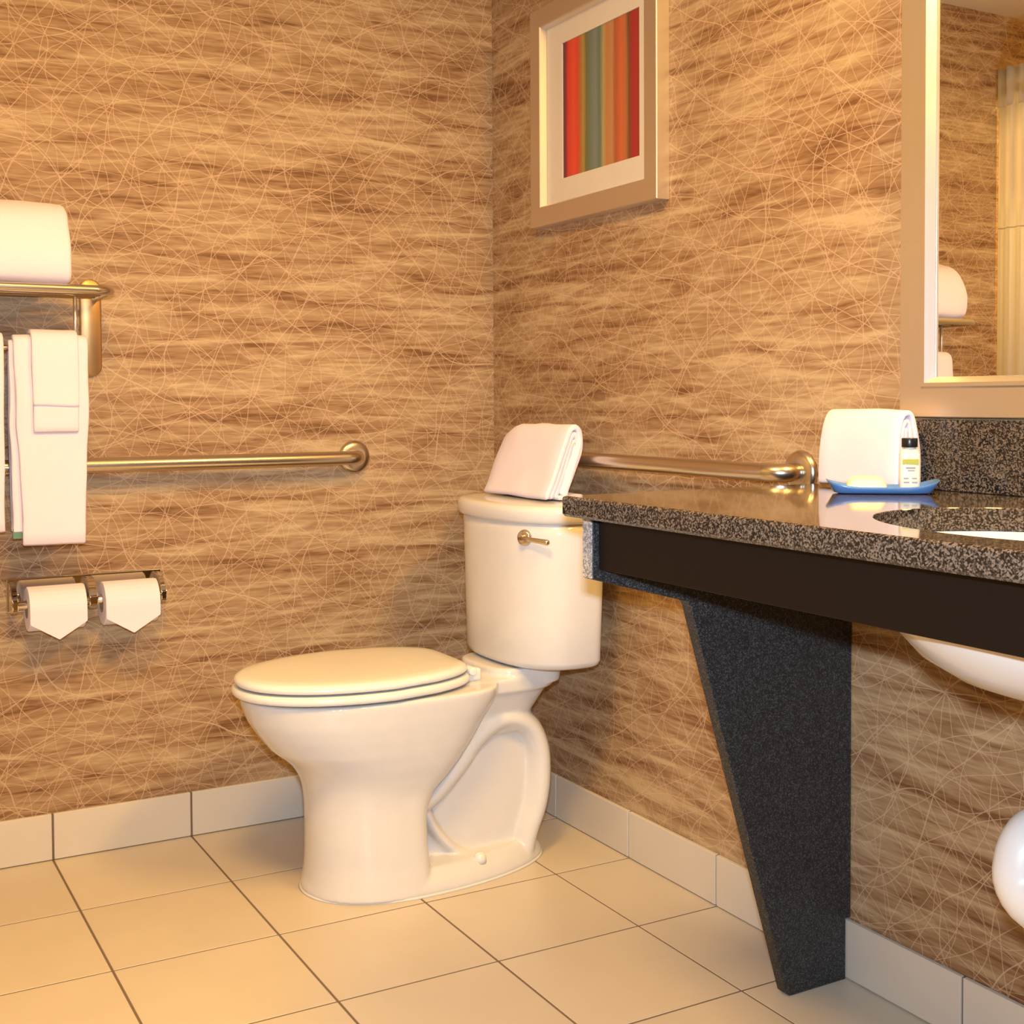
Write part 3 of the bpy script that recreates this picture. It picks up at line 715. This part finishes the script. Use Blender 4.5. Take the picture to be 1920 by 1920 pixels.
for yc, lab in ((-1.1055, 'toilet paper roll with a pointed end, left of the pair'), (-0.951, 'toilet paper roll with a pointed end, right of the pair')):
    root = thing('toilet_paper_roll', lab, 'toilet paper', (0.061, yc, 0.575), 0, 'toilet paper rolls')
    hw, Ro, Ri = 0.0575, 0.0475, 0.019
    zc = -0.009
    circ = [2 * math.pi * k / 40 for k in range(40)]
    bm = bmesh.new()
    loft(bm, [[Vector((r * math.cos(a), y, r * math.sin(a) + zc)) for a in circ] for y, r in ((-hw, Ri), (-hw, Ro - .002), (-hw + .002, Ro), (hw - .002, Ro), (hw, Ro - .002), (hw, Ri), (-hw, Ri))], False, False)
    bmesh.ops.remove_doubles(bm, verts=bm.verts, dist=1e-6)
    obj('paper', bm, M['paper'], root, smooth=True, sharp=40)
    bm = bmesh.new()
    loft(bm, [[Vector((r * math.cos(a), y, r * math.sin(a) + zc)) for a in circ] for y, r in ((-hw - .001, Ri + .0005), (hw + .001, Ri + .0005), (hw + .001, Ri - .001), (-hw - .001, Ri - .001), (-hw - .001, Ri + .0005))], False, False)
    obj('core', bm, M['card'], root)
    # loose end: over the front of the roll, folded to a point
    bm = bmesh.new(); rows = []
    for k in range(0, 7):
        a = math.radians(80 - 80 * k / 6); rows.append((math.cos(a) * (Ro + .0012), zc + math.sin(a) * (Ro + .0012), 1.0))
    rows += [(Ro + 0.0016, zc - 0.022, 1.0), (Ro + 0.0016, -0.036, 0.99)]
    rows.append((Ro + 0.003, -0.070, 0.02))
    us = (-1, -0.5, 0, 0.5, 1); vr = []
    for side in (0.0, 0.0012):
        vr.append([[bm.verts.new((x * (1 + side / Ro), u_ * hw * w_, z * 1.0)) for u_ in us] for x, z, w_ in rows])
    nr = len(rows)
    for side in (0, 1):
        for r0, r1 in zip(vr[side][:-1], vr[side][1:]):
            for i in range(4): bm.faces.new((r0[i], r0[i + 1], r1[i + 1], r1[i]))
    for i in range(nr - 1):
        for c_ in (0, 4): bm.faces.new((vr[0][i][c_], vr[0][i + 1][c_], vr[1][i + 1][c_], vr[1][i][c_]))
    for e_ in (0, nr - 1):
        for i in range(4): bm.faces.new((vr[0][e_][i], vr[0][e_][i + 1], vr[1][e_][i + 1], vr[1][e_][i]))
    obj('folded_end', bm, M['paper'], root, smooth=False)

# ------------------------------------------------------------------ tray, soap, bottle
TR = Vector((1.493, -0.135, CZ + 0.0006)); RZ = math.radians(52)
tray = thing('amenity_tray', 'blue plastic tray with upturned ends on the counter', 'tray', TR, RZ)
bm = bmesh.new()
def rrect(a, b, z, ex=5.0, n=48):
    return [Vector((a * math.copysign(abs(math.cos(t)) ** (2 / ex), math.cos(t)), b * math.copysign(abs(math.sin(t)) ** (2 / ex), math.sin(t)), z)) for t in [2 * math.pi * k / n for k in range(n)]]
loft(bm, [rrect(.064, .024, 0), rrect(.072, .029, .002), rrect(.079, .033, .006), rrect(.083, .0355, .0105), rrect(.0815, .034, .0107), rrect(.077, .031, .0065), rrect(.068, .026, .0040)])
for v in bm.verts:      # ends curl up
    if abs(v.co.x) > 0.030 and v.co.z > 0.005: v.co.z += 0.0105 * ((abs(v.co.x) - 0.030) / 0.053) ** 2
obj('dish', bm, M['tray'], tray)
loc = Matrix.Translation(TR) @ Matrix.Rotation(RZ, 4, 'Z')
sp_ = loc @ Vector((-0.024, -0.010, 0.0045))
bm = bmesh.new()
loft(bm, [rrect(.026, .015, 0, 4), rrect(.0295, .018, .002, 4), rrect(.029, .0178, .005, 4), rrect(.023, .014, .0125, 4), rrect(.019, .011, .0145, 4), rrect(.012, .006, .0152, 4)])
for v in bm.verts: v.co.y += v.co.z * 0.25
s = obj('soap_bar', bm, M['soap']); s.location = sp_; s.rotation_euler = (math.radians(14), 0, RZ); s.location.z += 0.0045
tag(s, 'cream wrapped soap bar lying in the blue tray', 'soap')
bpv = loc @ Vector((0.040, -0.002, 0.0042))
bot = thing('shampoo_bottle', 'small white toiletry bottle with black cap standing in the blue tray', 'bottle', bpv, RZ)
bm = bmesh.new()
loft(bm, [rrect(.0135, .010, 0, 4), rrect(.015, .0115, .002, 4), rrect(.0152, .0117, .02, 4), rrect(.0148, .0113, .054, 4), rrect(.0135, .010, .060, 3), rrect(.010, .008, .063, 2.4), rrect(.0085, .0075, .064, 2), rrect(.008, .0075, .068, 2)])
obj('bottle_body', bm, M['bottle'], bot)
bm = bmesh.new(); cyl(bm, (0, 0, .0655), (0, 0, .0795), 0.0118, n=28, bev=0.001); obj('cap', bm, M['cap'], bot)
obj('label_band', bbox(-.0118, .0118, -.01195, -.0110, .040, .0480, bev=0.0002, seg=1), M['olive'], bot, smooth=False)
for k, (a, b, z, h) in enumerate(((-.007, .007, .0335, .0022), (-.004, .006, .0300, .0014), (-.010, -.003, .018, .0018), (.002, .009, .018, .0018), (-.010, -.002, .012, .0018), (.002, .010, .012, .0018))):
    obj('label_print', bbox(a, b, -.0120, -.0111, z, z + h), M['ink'], bot, smooth=False)

# ------------------------------------------------------------------ shower curtain (seen in the mirror)
cur = thing('shower_curtain', 'cream pleated shower curtain seen in the mirror', 'curtain', (0.75, -1.93, 0.1))
def curtain_strip(z0, z1, name, dy, pleat):
    bm = bmesh.new(); N = 220; rows = [z0, z0 + (z1 - z0) * .33, z0 + (z1 - z0) * .66, z1]; vr = []
    for z in rows:
        r_ = []
        for k in range(N + 1):
            x = 0.004 + 1.45 * k / N
            y = -1.930 + dy + pleat * math.sin(x * 2 * math.pi / 0.043 + 0.7 * math.sin(x * 9)) + 0.012 * math.sin(x * 2 * math.pi / 0.19) * (1 if pleat > 0.006 else 0.6)
            r_.append(bm.verts.new((x, y, z + (0.003 * math.sin(x * 2 * math.pi / 0.043) if z == z1 and name == 'header' else 0))))
        vr.append(r_)
    for a, b in zip(vr[:-1], vr[1:]):
        for i in range(N): bm.faces.new((a[i], a[i + 1], b[i + 1], b[i]))
    bmesh.ops.solidify(bm, geom=list(bm.faces), thickness=0.0015)
    return under(obj(name, bm, M['curtain']), cur)
curtain_strip(1.963, 2.086, 'header', 0.004, 0.0095)
curtain_strip(1.565, 1.964, 'upper_panel', 0.0, 0.006)
curtain_strip(0.10, 1.566, 'lower_panel', 0.0008, 0.006)
for k in range(6):
    bm = bmesh.new(); c = Vector((0.137 + 0.24 * k, -1.918, 2.0))
    pr2 = [(0.0155, -.004), (0.0155, .010), (0.0105, .010), (0.0105, -.004), (0.0155, -.004)]
    loft(bm, [[c + Vector((r * math.cos(t), y, r * math.sin(t) + .0)) for t in [2 * math.pi * i / 20 for i in range(20)]] for r, y in pr2], False, False)
    under(obj('ring', bm, M['chrome']), cur)
rod = bmesh.new(); cyl(rod, (0.001, -1.980, 2.05), (W - 0.001, -1.980, 2.05), 0.0125, n=18)
tag(obj('curtain_rod', rod, M['chrome']), 'chrome rod carrying the shower curtain', 'curtain rod')
